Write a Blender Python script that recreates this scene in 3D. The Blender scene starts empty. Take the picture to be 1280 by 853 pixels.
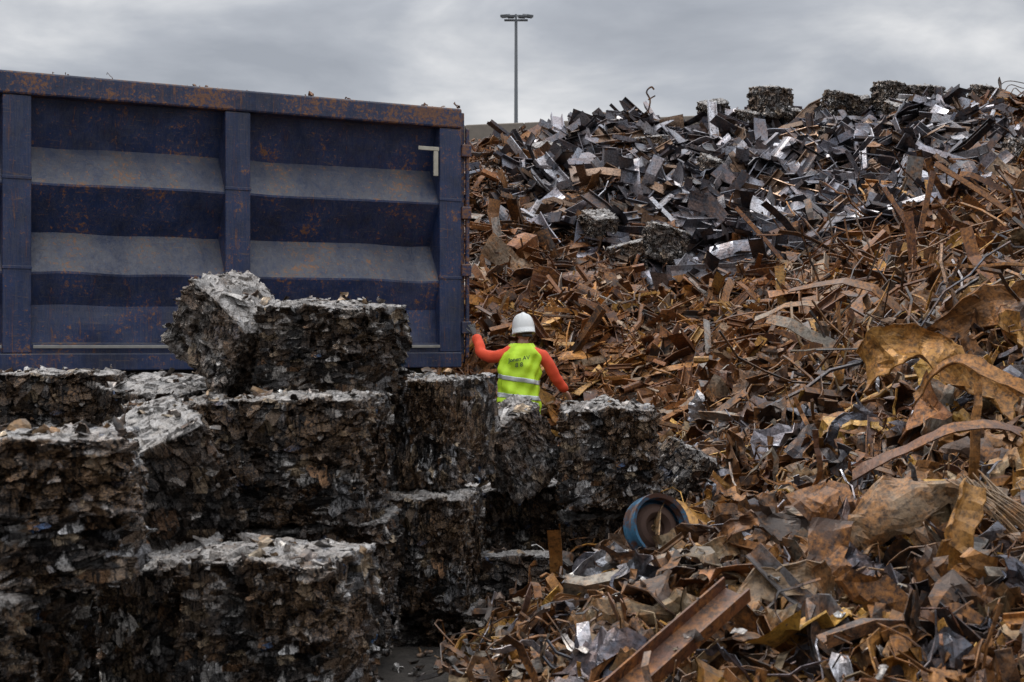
import bpy, bmesh, math, random
import numpy as np
from mathutils import Vector, Matrix
np.seterr(over='ignore')
rng=np.random.default_rng(7); random.seed(7)
S=bpy.context.scene
S.view_settings.view_transform='Standard'; S.view_settings.look='None'; S.view_settings.exposure=0
COL=S.collection
# ------------------------------------------------------------------ noise
def h3(i,j,k,s):
    i=i.astype(np.uint32);j=j.astype(np.uint32);k=k.astype(np.uint32)
    n=i*np.uint32(73856093)^j*np.uint32(19349663)^k*np.uint32(83492791)^np.uint32((s*2654435761)&0xffffffff)
    n^=n>>np.uint32(16);n*=np.uint32(0x7feb352d);n^=n>>np.uint32(15);n*=np.uint32(0x846ca68b);n^=n>>np.uint32(16)
    return n.astype(np.float64)/4294967295.0
def vn(p,s=0):
    f=np.floor(p).astype(np.int64);t=p-f;t=t*t*(3-2*t);r=0
    for a in (0,1):
        for b in (0,1):
            for c in (0,1):
                w=(t[:,0] if a else 1-t[:,0])*(t[:,1] if b else 1-t[:,1])*(t[:,2] if c else 1-t[:,2])
                r=r+w*h3(f[:,0]+a,f[:,1]+b,f[:,2]+c,s)
    return r*2-1
def vn3(p,s=0): return np.stack([vn(p,s),vn(p+17.3,s+1),vn(p+31.7,s+2)],1)
def worley(p,s=0):
    f=np.floor(p).astype(np.int64);best=np.full(len(p),1e9);off=np.zeros_like(p);cid=np.zeros((len(p),3),np.int64)
    for a in (-1,0,1):
        for b in (-1,0,1):
            for c in (-1,0,1):
                q=f+np.array([a,b,c])
                c0=q+np.stack([h3(q[:,0],q[:,1],q[:,2],s+m) for m in (1,2,3)],1)
                d=p-c0;dd=(d**2).sum(1);m=dd<best
                best[m]=dd[m];off[m]=d[m];cid[m]=q[m]
    return best,off,cid
# ------------------------------------------------------------------ mesh helpers
def npmesh(name,V,Q,C=None,smooth=False):
    me=bpy.data.meshes.new(name)
    me.vertices.add(len(V));me.vertices.foreach_set('co',np.ascontiguousarray(V,dtype=np.float32).ravel())
    me.loops.add(Q.size);me.loops.foreach_set('vertex_index',np.ascontiguousarray(Q,dtype=np.int32).ravel())
    me.polygons.add(len(Q));me.polygons.foreach_set('loop_start',np.arange(0,Q.size,4,dtype=np.int32))
    me.polygons.foreach_set('loop_total',np.full(len(Q),4,dtype=np.int32))
    me.update(calc_edges=True);me.validate()
    if C is not None:
        a=me.color_attributes.new('Col','FLOAT_COLOR','POINT')
        CC=np.ones((len(V),4),np.float32);CC[:,:C.shape[1]]=C
        a.data.foreach_set('color',CC.ravel())
    me.polygons.foreach_set('use_smooth',np.full(len(me.polygons),smooth))
    return me
def addobj(name,me,mat=None,parent=None,loc=None,rot=None):
    o=bpy.data.objects.new(name,me);COL.objects.link(o)
    if mat and me and len(me.materials)==0: me.materials.append(mat)
    if parent: o.parent=parent
    if loc is not None:o.location=loc
    if rot is not None:o.rotation_euler=rot
    return o
def norm(a): return a/np.maximum(np.linalg.norm(a,axis=-1,keepdims=True),1e-9)
class Acc:
    def __init__(s): s.V=[];s.Q=[];s.C=[];s.n=0
    def add(s,V,Q,C):
        if C.shape[1]==3: C=np.concatenate([C,np.ones((len(C),1))],1)
        s.V.append(V);s.Q.append(Q+s.n);s.C.append(C);s.n+=len(V)
    def mesh(s,name,smooth=False): return npmesh(name,np.concatenate(s.V),np.concatenate(s.Q),np.concatenate(s.C),smooth)
def sweep(acc,P,D,Nn,L,sec,col,N=8,bend=.25,side=.1,twist=.15,kink=.0,taper=.0,crump=0.,cf=4.,alpha=None):
    K=len(P);M=sec.shape[1]
    t=norm(D);b=norm(np.cross(Nn,t));n=np.cross(t,b)
    a=np.cumsum(rng.normal(0,1,(K,N))*bend/math.sqrt(N)*1.5+rng.normal(0,1,(K,1))*bend/N*2,1)
    if kink>0:
        kk=(rng.random((K,N))<.16)*rng.normal(0,kink,(K,N));a=a+np.cumsum(kk,1)
    a-=a.mean(1,keepdims=True)
    g=np.cumsum(rng.normal(0,1,(K,N))*side/math.sqrt(N)*1.5,1);g-=g.mean(1,keepdims=True)
    ds=(L/(N-1))[:,None]*rng.uniform(.7,1.3,(K,N))
    lx=np.cumsum(ds*np.cos(a)*np.cos(g),1);ly=np.cumsum(ds*np.sin(g),1);lz=np.cumsum(ds*np.sin(a)*np.cos(g),1)
    loc=np.stack([lx,ly,lz],2);loc-=loc.mean(1,keepdims=True)
    F=np.stack([t,b,n],1)
    tl=norm(np.gradient(loc,axis=1))
    bl=np.broadcast_to(np.array([0,1.,0]),tl.shape);nl=norm(np.cross(tl,bl));bl=np.cross(nl,tl)
    ph=np.cumsum(rng.normal(0,1,(K,N))*twist/math.sqrt(N)+rng.normal(0,1,(K,1))*twist/N*1.5,1)
    c=np.cos(ph)[...,None];s_=np.sin(ph)[...,None]
    b2=bl*c+nl*s_;n2=-bl*s_+nl*c
    sc=1-taper*rng.random((K,N))
    v=loc[:,:,None,:]+b2[:,:,None,:]*(sec[:,None,:,0]*sc[:,:,None])[...,None]+n2[:,:,None,:]*(sec[:,None,:,1])[...,None]
    v=np.einsum('knmi,kij->knmj',v,F)+P[:,None,None,:]
    V=v.reshape(-1,3)
    if crump>0:
        V=V+vn3(V*cf,5)*crump+vn3(V*cf*2.7,9)*crump*.4
    i=np.arange(N-1)[:,None];m=np.arange(M)[None,:];m2=(m+1)%M
    q=np.stack([i*M+m,i*M+m2,(i+1)*M+m2,(i+1)*M+m],2).reshape(-1,4)
    if M==4: q=np.concatenate([q,[[3,2,1,0]],[[(N-1)*M+0,(N-1)*M+1,(N-1)*M+2,(N-1)*M+3]]])
    Q=(q[None]+(np.arange(K)*N*M)[:,None,None]).reshape(-1,4)
    cc=np.repeat(col[:,None,:],N,1)*rng.uniform(.72,1.22,(K,N,1))
    C=np.repeat(cc.reshape(-1,3),M,axis=0)
    if alpha is not None: C=np.concatenate([C,np.repeat(alpha,N*M)[:,None]],1)
    acc.add(V,Q,C)
def rect(w,th):
    w=w/2;th=th/2
    return np.stack([np.stack([-w,-th],1),np.stack([w,-th],1),np.stack([w,th],1),np.stack([-w,th],1)],1)
def arcplate(w,th,curv,m=6):
    u=np.linspace(-.5,.5,m)[None];K=len(w)
    cv=np.where(np.abs(curv)<.05,.05,curv)[:,None];R=w[:,None]/cv
    x=R*np.sin(u*cv);z=R*(1-np.cos(u*cv));nx=-np.sin(u*cv);nz=np.cos(u*cv);h=th[:,None]/2
    return np.concatenate([np.stack([x-nx*h,z-nz*h],2),np.stack([x+nx*h,z+nz*h],2)[:,::-1]],1)
def ell(w,h,th):
    z=np.zeros_like(w)
    return np.stack([np.stack(a,1) for a in [(z,z),(w,z),(w,th),(th,th),(th,h),(z,h)]],1)
def uch(w,h,th):
    a=w/2;z=np.zeros_like(w)
    return np.stack([np.stack(q,1) for q in [(-a,z),(a,z),(a,h),(a-th,h),(a-th,th),(-a+th,th),(-a+th,h),(-a,h)]],1)
def tube(r,m=7):
    a=np.linspace(0,2*math.pi,m,endpoint=False)[None]
    return np.stack([r[:,None]*np.cos(a),r[:,None]*np.sin(a)],2)
# ------------------------------------------------------------------ material helpers
def newmat(name):
    m=bpy.data.materials.new(name);m.use_nodes=True;nt=m.node_tree
    return m,nt,nt.nodes['Principled BSDF']
def noise(nt,vec,scale,detail=4,rough=.6,dist=0):
    n=nt.nodes.new('ShaderNodeTexNoise');n.inputs['Scale'].default_value=scale;n.inputs['Detail'].default_value=detail
    n.inputs['Roughness'].default_value=rough;n.inputs['Distortion'].default_value=dist
    if vec: nt.links.new(vec,n.inputs['Vector'])
    return n.outputs['Fac']
def ramp(nt,f,stops):
    r=nt.nodes.new('ShaderNodeValToRGB');e=r.color_ramp.elements
    while len(e)<len(stops): e.new(.5)
    for q,(p,c) in zip(e,stops):
        q.position=p;q.color=(c,c,c,1) if not hasattr(c,'__len__') else (*c,1)
    nt.links.new(f,r.inputs[0]);return r.outputs[0]
def mix(nt,f,a,b,mode='MIX'):
    m=nt.nodes.new('ShaderNodeMix');m.data_type='RGBA';m.blend_type=mode
    for i,v in ((0,f),(6,a),(7,b)):
        if isinstance(v,(int,float)): m.inputs[i].default_value=v
        elif isinstance(v,tuple): m.inputs[i].default_value=(*v,1)
        else: nt.links.new(v,m.inputs[i])
    return m.outputs[2]
def math_(nt,op,a,b=0.,c=None):
    m=nt.nodes.new('ShaderNodeMath');m.operation=op
    for i,v in enumerate((a,b)+((c,) if c is not None else ())):
        if isinstance(v,(int,float)): m.inputs[i].default_value=v
        else: nt.links.new(v,m.inputs[i])
    return m.outputs[0]
def bump(nt,bs,h,st=.4,d=.01):
    b=nt.nodes.new('ShaderNodeBump');b.inputs['Strength'].default_value=st;b.inputs['Distance'].default_value=d
    nt.links.new(h,b.inputs['Height']);nt.links.new(b.outputs[0],bs.inputs['Normal'])
def coords(nt,which='Object',scale=None):
    t=nt.nodes.new('ShaderNodeTexCoord')
    if scale is None:return t.outputs[which]
    m=nt.nodes.new('ShaderNodeMapping');m.inputs['Scale'].default_value=scale;nt.links.new(t.outputs[which],m.inputs[0]);return m.outputs[0]
def attr(nt,n='Col'):
    a=nt.nodes.new('ShaderNodeAttribute');a.attribute_name=n;return a
def upz(nt):
    g=nt.nodes.new('ShaderNodeNewGeometry');s=nt.nodes.new('ShaderNodeSeparateXYZ');nt.links.new(g.outputs['Normal'],s.inputs[0]);return s.outputs[2]
def scrapmat(name,metal=.35,rough=.55,rustmix=.6,rl=(.035,.014,.007),rh=(.42,.17,.035)):
    m,nt,bs=newmat(name);c=coords(nt);a=attr(nt).outputs['Color']
    n1=noise(nt,c,5,5,.7);n2=noise(nt,c,34,4,.75);n3=noise(nt,c,1.6,2,.6)
    col=mix(nt,ramp(nt,n2,[(.36,0.),(.56,1.)]),mix(nt,.7,a,(.022,.013,.009),'MIX'),a)
    rc=mix(nt,ramp(nt,n2,[(.38,0.),(.62,1.)]),rl,rh)
    f=math_(nt,'MULTIPLY',ramp(nt,n1,[(.44,0.),(.58,1.)]),rustmix)
    col=mix(nt,f,col,rc)
    du=math_(nt,'MULTIPLY',ramp(nt,upz(nt),[(.35,0.),(1.,1.)]),ramp(nt,n3,[(.42,0.),(.65,.22)]))
    col=mix(nt,du,col,(.3,.27,.23))
    nt.links.new(col,bs.inputs['Base Color'])
    bs.inputs['Metallic'].default_value=metal
    nt.links.new(ramp(nt,n1,[(.3,rough-.12),(.7,rough+.25)]),bs.inputs['Roughness'])
    bump(nt,bs,n2,.5,.008);return m
M_scrap=scrapmat('rusty_scrap',.32,.44)
M_steel=scrapmat('steel_scrap',.65,.30,.22)
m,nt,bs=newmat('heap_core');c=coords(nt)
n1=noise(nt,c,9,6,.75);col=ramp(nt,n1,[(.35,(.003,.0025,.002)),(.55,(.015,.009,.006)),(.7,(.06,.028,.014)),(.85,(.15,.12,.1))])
nt.links.new(col,bs.inputs['Base Color']);bs.inputs['Roughness'].default_value=.85;bump(nt,bs,n1,1,.05);M_core=m  # dark scrap, with shade between the pieces put into its near-black colour
def balemat(name,dark=1.0,dust_light=.8,g=1.):
    m,nt,bs=newmat(name);c=coords(nt);at=attr(nt);a=at.outputs['Color'];al=at.outputs['Alpha']
    oi=nt.nodes.new('ShaderNodeObjectInfo');rd=oi.outputs['Random']
    n1=noise(nt,c,10,5,.75);n2=noise(nt,c,60,4,.75);n3=noise(nt,c,2.6,3,.6)
    st=noise(nt,coords(nt,'Object',(24,24,3.2)),1.,4,.75,1.4)
    col=mix(nt,ramp(nt,n1,[(.36,0.),(.48,1.)]),(.010*dark,.008*dark,.007*dark),a)
    br=math_(nt,'MULTIPLY',ramp(nt,n3,[(.42,0.),(.56,1.)]),ramp(nt,rd,[(0.,.35),(1.,.8)]))
    col=mix(nt,br,col,mix(nt,ramp(nt,n2,[(.40,0.),(.64,1.)]),(.022,.010,.006),(.30,.18,.09)))
    col=mix(nt,1.,col,ramp(nt,rd,[(0.,(.42*g,.39*g,.37*g)),(.5,(.62*g,.60*g,.58*g)),(1.,(.85*g,.85*g,.87*g))]),'MULTIPLY')
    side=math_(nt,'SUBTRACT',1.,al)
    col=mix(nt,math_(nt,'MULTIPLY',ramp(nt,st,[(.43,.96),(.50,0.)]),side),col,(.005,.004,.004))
    du=math_(nt,'MULTIPLY',al,ramp(nt,n1,[(.38,.2),(.54,dust_light)]))
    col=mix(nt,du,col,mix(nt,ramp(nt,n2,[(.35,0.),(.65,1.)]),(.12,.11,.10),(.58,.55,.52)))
    nt.links.new(col,bs.inputs['Base Color'])
    nt.links.new(ramp(nt,al,[(0.,.6),(1.,.2)]),bs.inputs['Metallic'])
    nt.links.new(math_(nt,'ADD',ramp(nt,n2,[(.35,.14),(.65,.38)]),math_(nt,'MULTIPLY',al,.2)),bs.inputs['Roughness'])
    bump(nt,bs,mix(nt,.65,st,mix(nt,.5,n1,n2)),1.,.014);return m
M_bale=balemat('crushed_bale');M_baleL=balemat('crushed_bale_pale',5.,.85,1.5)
def simple(name,c,rough=.5,metal=0.,var=.25,sc=20,bmp=.15):
    m,nt,bs=newmat(name);n=noise(nt,coords(nt),sc,5,.6)
    col=mix(nt,n,tuple(x*(1-var) for x in c),tuple(min(1,x*(1+var)) for x in c))
    nt.links.new(col,bs.inputs['Base Color']);bs.inputs['Roughness'].default_value=rough;bs.inputs['Metallic'].default_value=metal
    bump(nt,bs,n,bmp,.01);return m
# ------------------------------------------------------------------ world : overcast
w=bpy.data.worlds.new('World');S.world=w;w.use_nodes=True;nt=w.node_tree
bg=nt.nodes['Background'];sky=nt.nodes.new('ShaderNodeTexSky');sky.sky_type='NISHITA';sky.sun_disc=False
EL,ROT=math.radians(54),math.radians(-70)
sky.sun_elevation=EL;sky.sun_rotation=ROT
tc=nt.nodes.new('ShaderNodeTexCoord');mp=nt.nodes.new('ShaderNodeMapping');mp.inputs['Scale'].default_value=(1.,1.,3.0);mp.inputs['Location'].default_value=(.7,.1,.15)
nt.links.new(tc.outputs['Generated'],mp.inputs[0])
nz=noise(nt,mp.outputs[0],5.,7,.52,.25)
cl=ramp(nt,nz,[(.33,(2.5,2.65,2.95)),(.45,(3.2,3.35,3.65)),(.54,(4.2,4.3,4.5)),(.64,(5.6,5.6,5.65))])
sp=nt.nodes.new('ShaderNodeSeparateXYZ');nt.links.new(tc.outputs['Generated'],sp.inputs[0])
gm=nt.nodes.new('ShaderNodeMapRange');nt.links.new(sp.outputs[2],gm.inputs[0]);gm.inputs[1].default_value=.22;gm.inputs[2].default_value=1.;gm.inputs[3].default_value=.95;gm.inputs[4].default_value=3.6
vm=nt.nodes.new('ShaderNodeVectorMath');vm.operation='SCALE';nt.links.new(mix(nt,.95,sky.outputs[0],cl),vm.inputs[0]);nt.links.new(gm.outputs[0],vm.inputs['Scale'])
nt.links.new(vm.outputs[0],bg.inputs[0]);bg.inputs[1].default_value=.15
sl=bpy.data.lights.new('sun','SUN');sl.energy=1.5;sl.angle=math.radians(10);sl.color=(1,.95,.88)
so=bpy.data.objects.new('sun',sl);COL.objects.link(so)
sd=Vector((math.sin(ROT)*math.cos(EL),math.cos(ROT)*math.cos(EL),math.sin(EL)))
so.rotation_euler=sd.to_track_quat('Z','Y').to_euler()
# ------------------------------------------------------------------ camera
cam=bpy.data.cameras.new('camera');co=bpy.data.objects.new('camera',cam);COL.objects.link(co);S.camera=co
co.location=(0,0,1.6);co.rotation_euler=(math.radians(90.1),0,0);cam.lens=50;cam.sensor_width=36;cam.clip_end=2000;cam.clip_start=.1
cam.dof.use_dof=True;cam.dof.focus_distance=13.0;cam.dof.aperture_fstop=6.3
# ------------------------------------------------------------------ ground
me=bpy.data.meshes.new('ground');me.from_pydata([(-600,-200,0),(600,-200,0),(600,1200,0),(-600,1200,0)],[],[(0,1,2,3)])
m,nt,bs=newmat('dirt_ground');n1=noise(nt,coords(nt),2,6,.7);n2=noise(nt,coords(nt),30,5,.7)
nt.links.new(mix(nt,.5,ramp(nt,n1,[(.3,(.02,.017,.015)),(.7,(.08,.065,.05))]),ramp(nt,n2,[(.3,(.01,.009,.008)),(.7,(.1,.085,.07))])),bs.inputs['Base Color'])
bs.inputs['Roughness'].default_value=.85;bump(nt,bs,n2,.8,.03)
addobj('ground',me,m)
# ------------------------------------------------------------------ heap heightfield (thin plate spline)
CP=np.array([(-2,4,-.3),(0,4,-.2),(1,4,.1),(1.8,4.8,.42),(3.5,4,.8),(.2,5.5,.1),(1.,5.5,.28),(2.2,5.8,.65),(-.15,6.1,.15),(-.7,6.3,-.2),(.35,7,.30),(1.02,7,.40),(2.5,7,.85),(4,7,1.4),
(.3,8.2,.1),(1.3,8,.52),(1.85,9,.9),(3.24,9,1.5),(5,9,2.1),(-.7,9,-.2),(0,10,.0),(1,10.5,.5),(2.4,12,1.2),(4.3,12,2.2),(6.5,12,2.8),
(0,12.5,-.1),(.15,14.2,-.1),(1.3,13,.6),(1.2,14.5,.8),(.54,16,1.0),(-.5,16.2,.8),(-1.2,14,-.3),(3.24,16,1.8),(5.8,16,3.0),(8.5,16,3.8),
(-.5,19,2.3),(2,19,2.3),(-.6,22,3.5),(3.2,22,3.4),(7.9,22,4.5),(12,22,5),(-1,26,4.9),(3,26,4.9),(8,26,5.5),
(-1,29,5.62),(2,29,5.65),(5,29,5.75),(10,29,6.1),(14,29,6.4),(-5,29,4.8),(-4,22,2.3),(-5,18,-.2),(-1,33,5.3),(5,33,5.6),(12,33,5.9),(-3,11,-.3),(-4,7,-.3)],float)
def U(r2): return r2*np.log(r2+1e-6)*.5
n_=len(CP);d2=((CP[:,None,:2]-CP[None,:,:2])**2).sum(2);A=np.zeros((n_+3,n_+3));A[:n_,:n_]=U(d2)+np.eye(n_)*.05
A[:n_,n_]=1;A[:n_,n_+1:]=CP[:,:2];A[n_:,:n_]=A[:n_,n_:].T
Wt=np.linalg.solve(A,np.concatenate([CP[:,2],[0,0,0]]))
def H(x,y):
    q=np.stack([x,y],1);r=U(((q[:,None]-CP[None,:,:2])**2).sum(2))@Wt[:n_]+Wt[n_]+q@Wt[n_+1:]
    p=np.stack([x,y,0*x],1)
    k=np.clip((y-9)/8,.3,1)
    r=r+vn(p*.55,3)*.30*k+vn(p*1.3,4)*.24*k+vn(p*2.6,6)*.12*k
    return np.clip(r,-.35,7)
def Hn(x,y):
    e=.12;h=H(x,y)
    gx=(H(x+e,y)-h)/e;gy=(H(x,y+e)-h)/e
    return h,norm(np.stack([-gx,-gy,np.ones_like(x)],1))
nx,ny=260,420
X,Y=np.meshgrid(np.linspace(-5,14,nx),np.linspace(3.4,33,ny));X=X.ravel();Y=Y.ravel()
Z=H(X,Y);p=np.stack([X,Y,Z],1)
_,off,cid=worley(p*np.array([3.,3.,3.]),21)
Z=Z+(h3(cid[:,0],cid[:,1],cid[:,2],5)-.5)*.14-.12
i=np.arange(ny-1)[:,None];j=np.arange(nx-1)[None]
Q=np.stack([i*nx+j,i*nx+j+1,(i+1)*nx+j+1,(i+1)*nx+j],2).reshape(-1,4)
heap=bpy.data.objects.new('scrap_metal_heap',None);COL.objects.link(heap)
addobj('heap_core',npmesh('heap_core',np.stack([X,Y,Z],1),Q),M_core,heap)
# ------------------------------------------------------------------ scatter pieces
PAL={'steel':[(.09,.095,.12),(.15,.155,.185),(.24,.245,.275),(.50,.50,.53),(.04,.04,.048),(.24,.16,.11),(.34,.34,.38),(.06,.065,.08),(.18,.19,.22)],
'brown':[(.08,.032,.018),(.15,.055,.024),(.22,.085,.03),(.10,.05,.035),(.28,.13,.05),(.14,.13,.13),(.04,.025,.018),(.03,.02,.015),(.36,.32,.28)],
'orange':[(.44,.19,.04),(.48,.26,.06),(.26,.10,.03),(.12,.05,.025),(.38,.28,.19),(.05,.025,.015)],
'ochre':[(.44,.22,.045),(.29,.13,.035),(.32,.23,.13),(.14,.06,.025),(.07,.035,.02),(.28,.24,.19),(.48,.27,.05),(.12,.11,.105),(.04,.025,.018),(.17,.08,.03),(.10,.06,.04)]}
PAL={k:np.array(v) for k,v in PAL.items()}
def pick(zone):
    out=np.zeros((len(zone),3))
    for k,(nm,pl) in enumerate(PAL.items()):
        m=zone==k;out[m]=pl[rng.integers(0,len(pl),m.sum())]
    return np.clip(out*rng.uniform(.6,1.35,(len(zone),1)),0,1)
def rz_(x,y): return ((x-4.5)/4.0)**2+((y-24.3)/5.4)**2+vn(np.stack([x*.6,y*.6,x*0],1),11)*.45
def zone_of(x,y):
    r=rz_(x,y)
    z=np.full(len(x),1)
    u=rng.random(len(x))
    z[(r<1)&(u<.84)]=0
    z[(r>=1)&(r<1.6)&(u<.3)]=0
    z[(y<19.5)&(y>12)&(u>.45)]=2
    z[(y<12.5)&(u<.68)]=3
    z[(y<12.5)&(u>.84)]=0
    z[(y>=12)&(x>y*.25)&(u>.7)&(r>1)]=2
    return z
def pts(n,y0,y1,k,umin=-.06,umax=.40):
    y=y0+(y1-y0)*rng.random(n*3)
    keep=rng.random(n*3)<(y0/y)**k
    y=y[keep][:n]
    x=y*rng.uniform(umin,umax,len(y))
    bad=((x-.15)**2+(y-14.2)**2<.6)|((x<.45)&(y<15.4)&(y>9))|((x<-.2)&(y<6.8)&(y>5.9))|((x<0)&(y>=6.8)&(y<15))
    h=H(x,y);bad|=h<-.05
    x=x[~bad];y=y[~bad];return x,y
def frame(x,y,lift=(-.06,.14),tilt=.25,roll=.5,az=None,azs=9.):
    h,n=Hn(x,y);K=len(x)
    if az is None: a=rng.uniform(0,2*math.pi,K)
    else: a=az+rng.normal(0,azs,K)
    d=np.stack([np.cos(a),np.sin(a),np.zeros(K)],1);d=norm(d-n*(d*n).sum(1,keepdims=True))
    th=rng.normal(0,tilt,K)[:,None];D=d*np.cos(th)+n*np.sin(th)
    N0=norm(n-D*(n*D).sum(1,keepdims=True));B=np.cross(N0,D);r=rng.normal(0,roll,K)[:,None]
    NN=N0*np.cos(r)+B*np.sin(r)
    P=np.stack([x,y,h],1)+n*rng.uniform(lift[0],lift[1],K)[:,None]
    return P,D,NN
steel=Acc();rust=Acc()
def scat(n,y0,y1,k,kind,Lr,wr,umin=-.06,umax=.40,th=.004,**kw):
    x,y=pts(n,y0,y1,k,umin,umax)
    fk={a:kw.pop(a) for a in ('lift','tilt','roll','az','azs') if a in kw}
    zf=kw.pop('zonefilter',None);dk=kw.pop('dark',1.)
    z=zone_of(x,y)
    if zf is not None:
        m=np.isin(z,zf);x,y,z=x[m],y[m],z[m]
    P,D,NN=frame(x,y,**fk);col=pick(z)*dk
    K=len(x);L=np.exp(rng.uniform(np.log(Lr[0]),np.log(Lr[1]),K));w=rng.uniform(wr[0],wr[1],K);T=np.full(K,th)
    if kind=='strip': sec=rect(w,T)
    elif kind=='ell': sec=ell(w,w*rng.uniform(.5,1,K),T)
    elif kind=='u': sec=uch(w,w*rng.uniform(.3,.7,K),T)
    elif kind=='tube': sec=tube(w)
    elif kind=='rod': sec=tube(w,4)
    elif kind=='plate': sec=arcplate(w,T,rng.normal(0,kw.pop('curv',1.),K))
    kw.pop('curv',None)
    for acc,msk in ((steel,z==0),(rust,z!=0)):
        if msk.any(): sweep(acc,P[msk],D[msk],NN[msk],L[msk],sec[msk],col[msk],**kw)
# back heap
scat(2300,13,31,-.4,'strip',(.3,.9),(.05,.16),N=6,bend=.35,kink=.5,twist=.3,tilt=.3,th=.008)
scat(2400,13,31,-.4,'plate',(.3,.85),(.12,.4),N=6,bend=.4,kink=.5,twist=.3,tilt=.33,curv=1.1,th=.008,crump=.03,taper=.3)
scat(1500,13,31,-.4,'ell',(.4,1.2),(.06,.14),N=5,bend=.15,kink=.3,twist=.15,tilt=.3,th=.01)
scat(1300,13,31,-.4,'u',(.4,1.3),(.08,.2),N=5,bend=.15,kink=.25,twist=.15,tilt=.3,th=.01)
scat(800,13,31,-.4,'tube',(.4,1.4),(.015,.04),N=6,bend=.3,kink=.3,tilt=.3)
scat(2300,18,29,-.5,'plate',(.6,1.4),(.14,.38),umin=0,umax=.32,N=5,bend=.2,kink=.35,twist=.2,tilt=.26,roll=.45,curv=.7,th=.014,taper=.25,zonefilter=[0],lift=(.02,.26))
scat(1400,18,29,-.5,'u',(.6,1.5),(.10,.26),umin=0,umax=.32,N=4,bend=.1,kink=.2,twist=.1,tilt=.26,roll=.5,th=.014,zonefilter=[0],lift=(.02,.26))
scat(620,18,30,-.5,'plate',(.6,1.3),(.18,.42),umin=-.05,umax=.40,N=6,bend=.3,kink=.4,twist=.3,tilt=.28,roll=.5,curv=.9,th=.012,crump=.03,taper=.3,zonefilter=[1,2],lift=(.02,.2))
scat(5000,13,31,-.4,'rod',(.3,1.0),(.006,.016),N=7,bend=1.2,side=1.,kink=.6,tilt=.5,zonefilter=[1,2,3],lift=(-.03,.2))
scat(3400,14,30,-.4,'rod',(.25,.8),(.006,.014),umin=-.06,umax=.09,N=9,bend=2.2,side=2.,kink=.6,tilt=.5,zonefilter=[1,2],lift=(.0,.2))
scat(5000,13,31,-.4,'plate',(.06,.25),(.04,.16),N=4,bend=.6,kink=.7,twist=.5,tilt=.5,roll=.9,th=.005,crump=.02,lift=(-.05,.1))
scat(900,14.5,19,0,'strip',(.5,1.6),(.03,.1),umin=-.06,umax=.2,N=6,bend=.2,kink=.2,tilt=.15,th=.01,az=2.6,azs=.7)
scat(500,14.5,19,0,'u',(.5,1.4),(.04,.1),umin=-.06,umax=.2,N=5,bend=.12,kink=.1,tilt=.2,th=.008,az=.4,azs=.7)
scat(380,9,22,0,'rod',(1.,2.6),(.006,.016),umin=.2,umax=.42,N=10,bend=.6,side=.4,kink=.3,tilt=.35,lift=(0,.2),dark=.6)
scat(200,9,22,0,'strip',(.9,2.),(.03,.11),umin=.2,umax=.42,N=10,bend=.5,side=.3,kink=.3,tilt=.3,lift=(0,.2),th=.008,dark=.6)
# near heap
scat(2300,4.2,13,.3,'plate',(.12,.5),(.04,.18),umin=-.06,umax=.42,N=10,bend=1.,kink=.5,twist=.7,tilt=.35,roll=.7,curv=1.4,th=.004,crump=.025,cf=8,taper=.4,lift=(-.04,.12))
scat(2800,4.2,13,.3,'strip',(.2,.9),(.012,.055),umin=-.06,umax=.42,N=14,bend=1.2,kink=.5,side=.5,twist=1.,tilt=.35,roll=.7,th=.004,crump=.012,cf=8,lift=(-.02,.16))
scat(2300,4.2,13,.3,'plate',(.04,.16),(.02,.08),umin=-.06,umax=.42,N=5,bend=.7,kink=.6,twist=.5,tilt=.5,roll=.9,th=.003,crump=.012,cf=12,lift=(-.03,.08))
scat(420,5.0,13,.3,'plate',(.4,1.0),(.12,.32),umin=.06,umax=.42,N=22,bend=1.2,kink=.45,twist=1.,tilt=.3,roll=.6,curv=1.6,th=.006,crump=.055,cf=5,taper=.45,lift=(0,.18),dark=.8)
scat(200,4.6,13,.3,'ell',(.4,1.1),(.04,.09),umin=.0,umax=.42,N=6,bend=.3,kink=.3,tilt=.3,th=.006)
scat(160,5,13,.3,'u',(.3,.9),(.04,.1),umin=.0,umax=.42,N=6,bend=.3,kink=.3,tilt=.3,th=.006)
scat(1000,4.6,13,.3,'rod',(.3,1.1),(.003,.007),umin=-.03,umax=.42,N=14,bend=1.6,side=1.4,kink=.5,tilt=.5,lift=(0,.16))
addobj('rusty_pieces',rust.mesh('rusty_pieces'),M_scrap,heap)
addobj('steel_pieces',steel.mesh('steel_pieces'),M_steel,heap)
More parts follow.
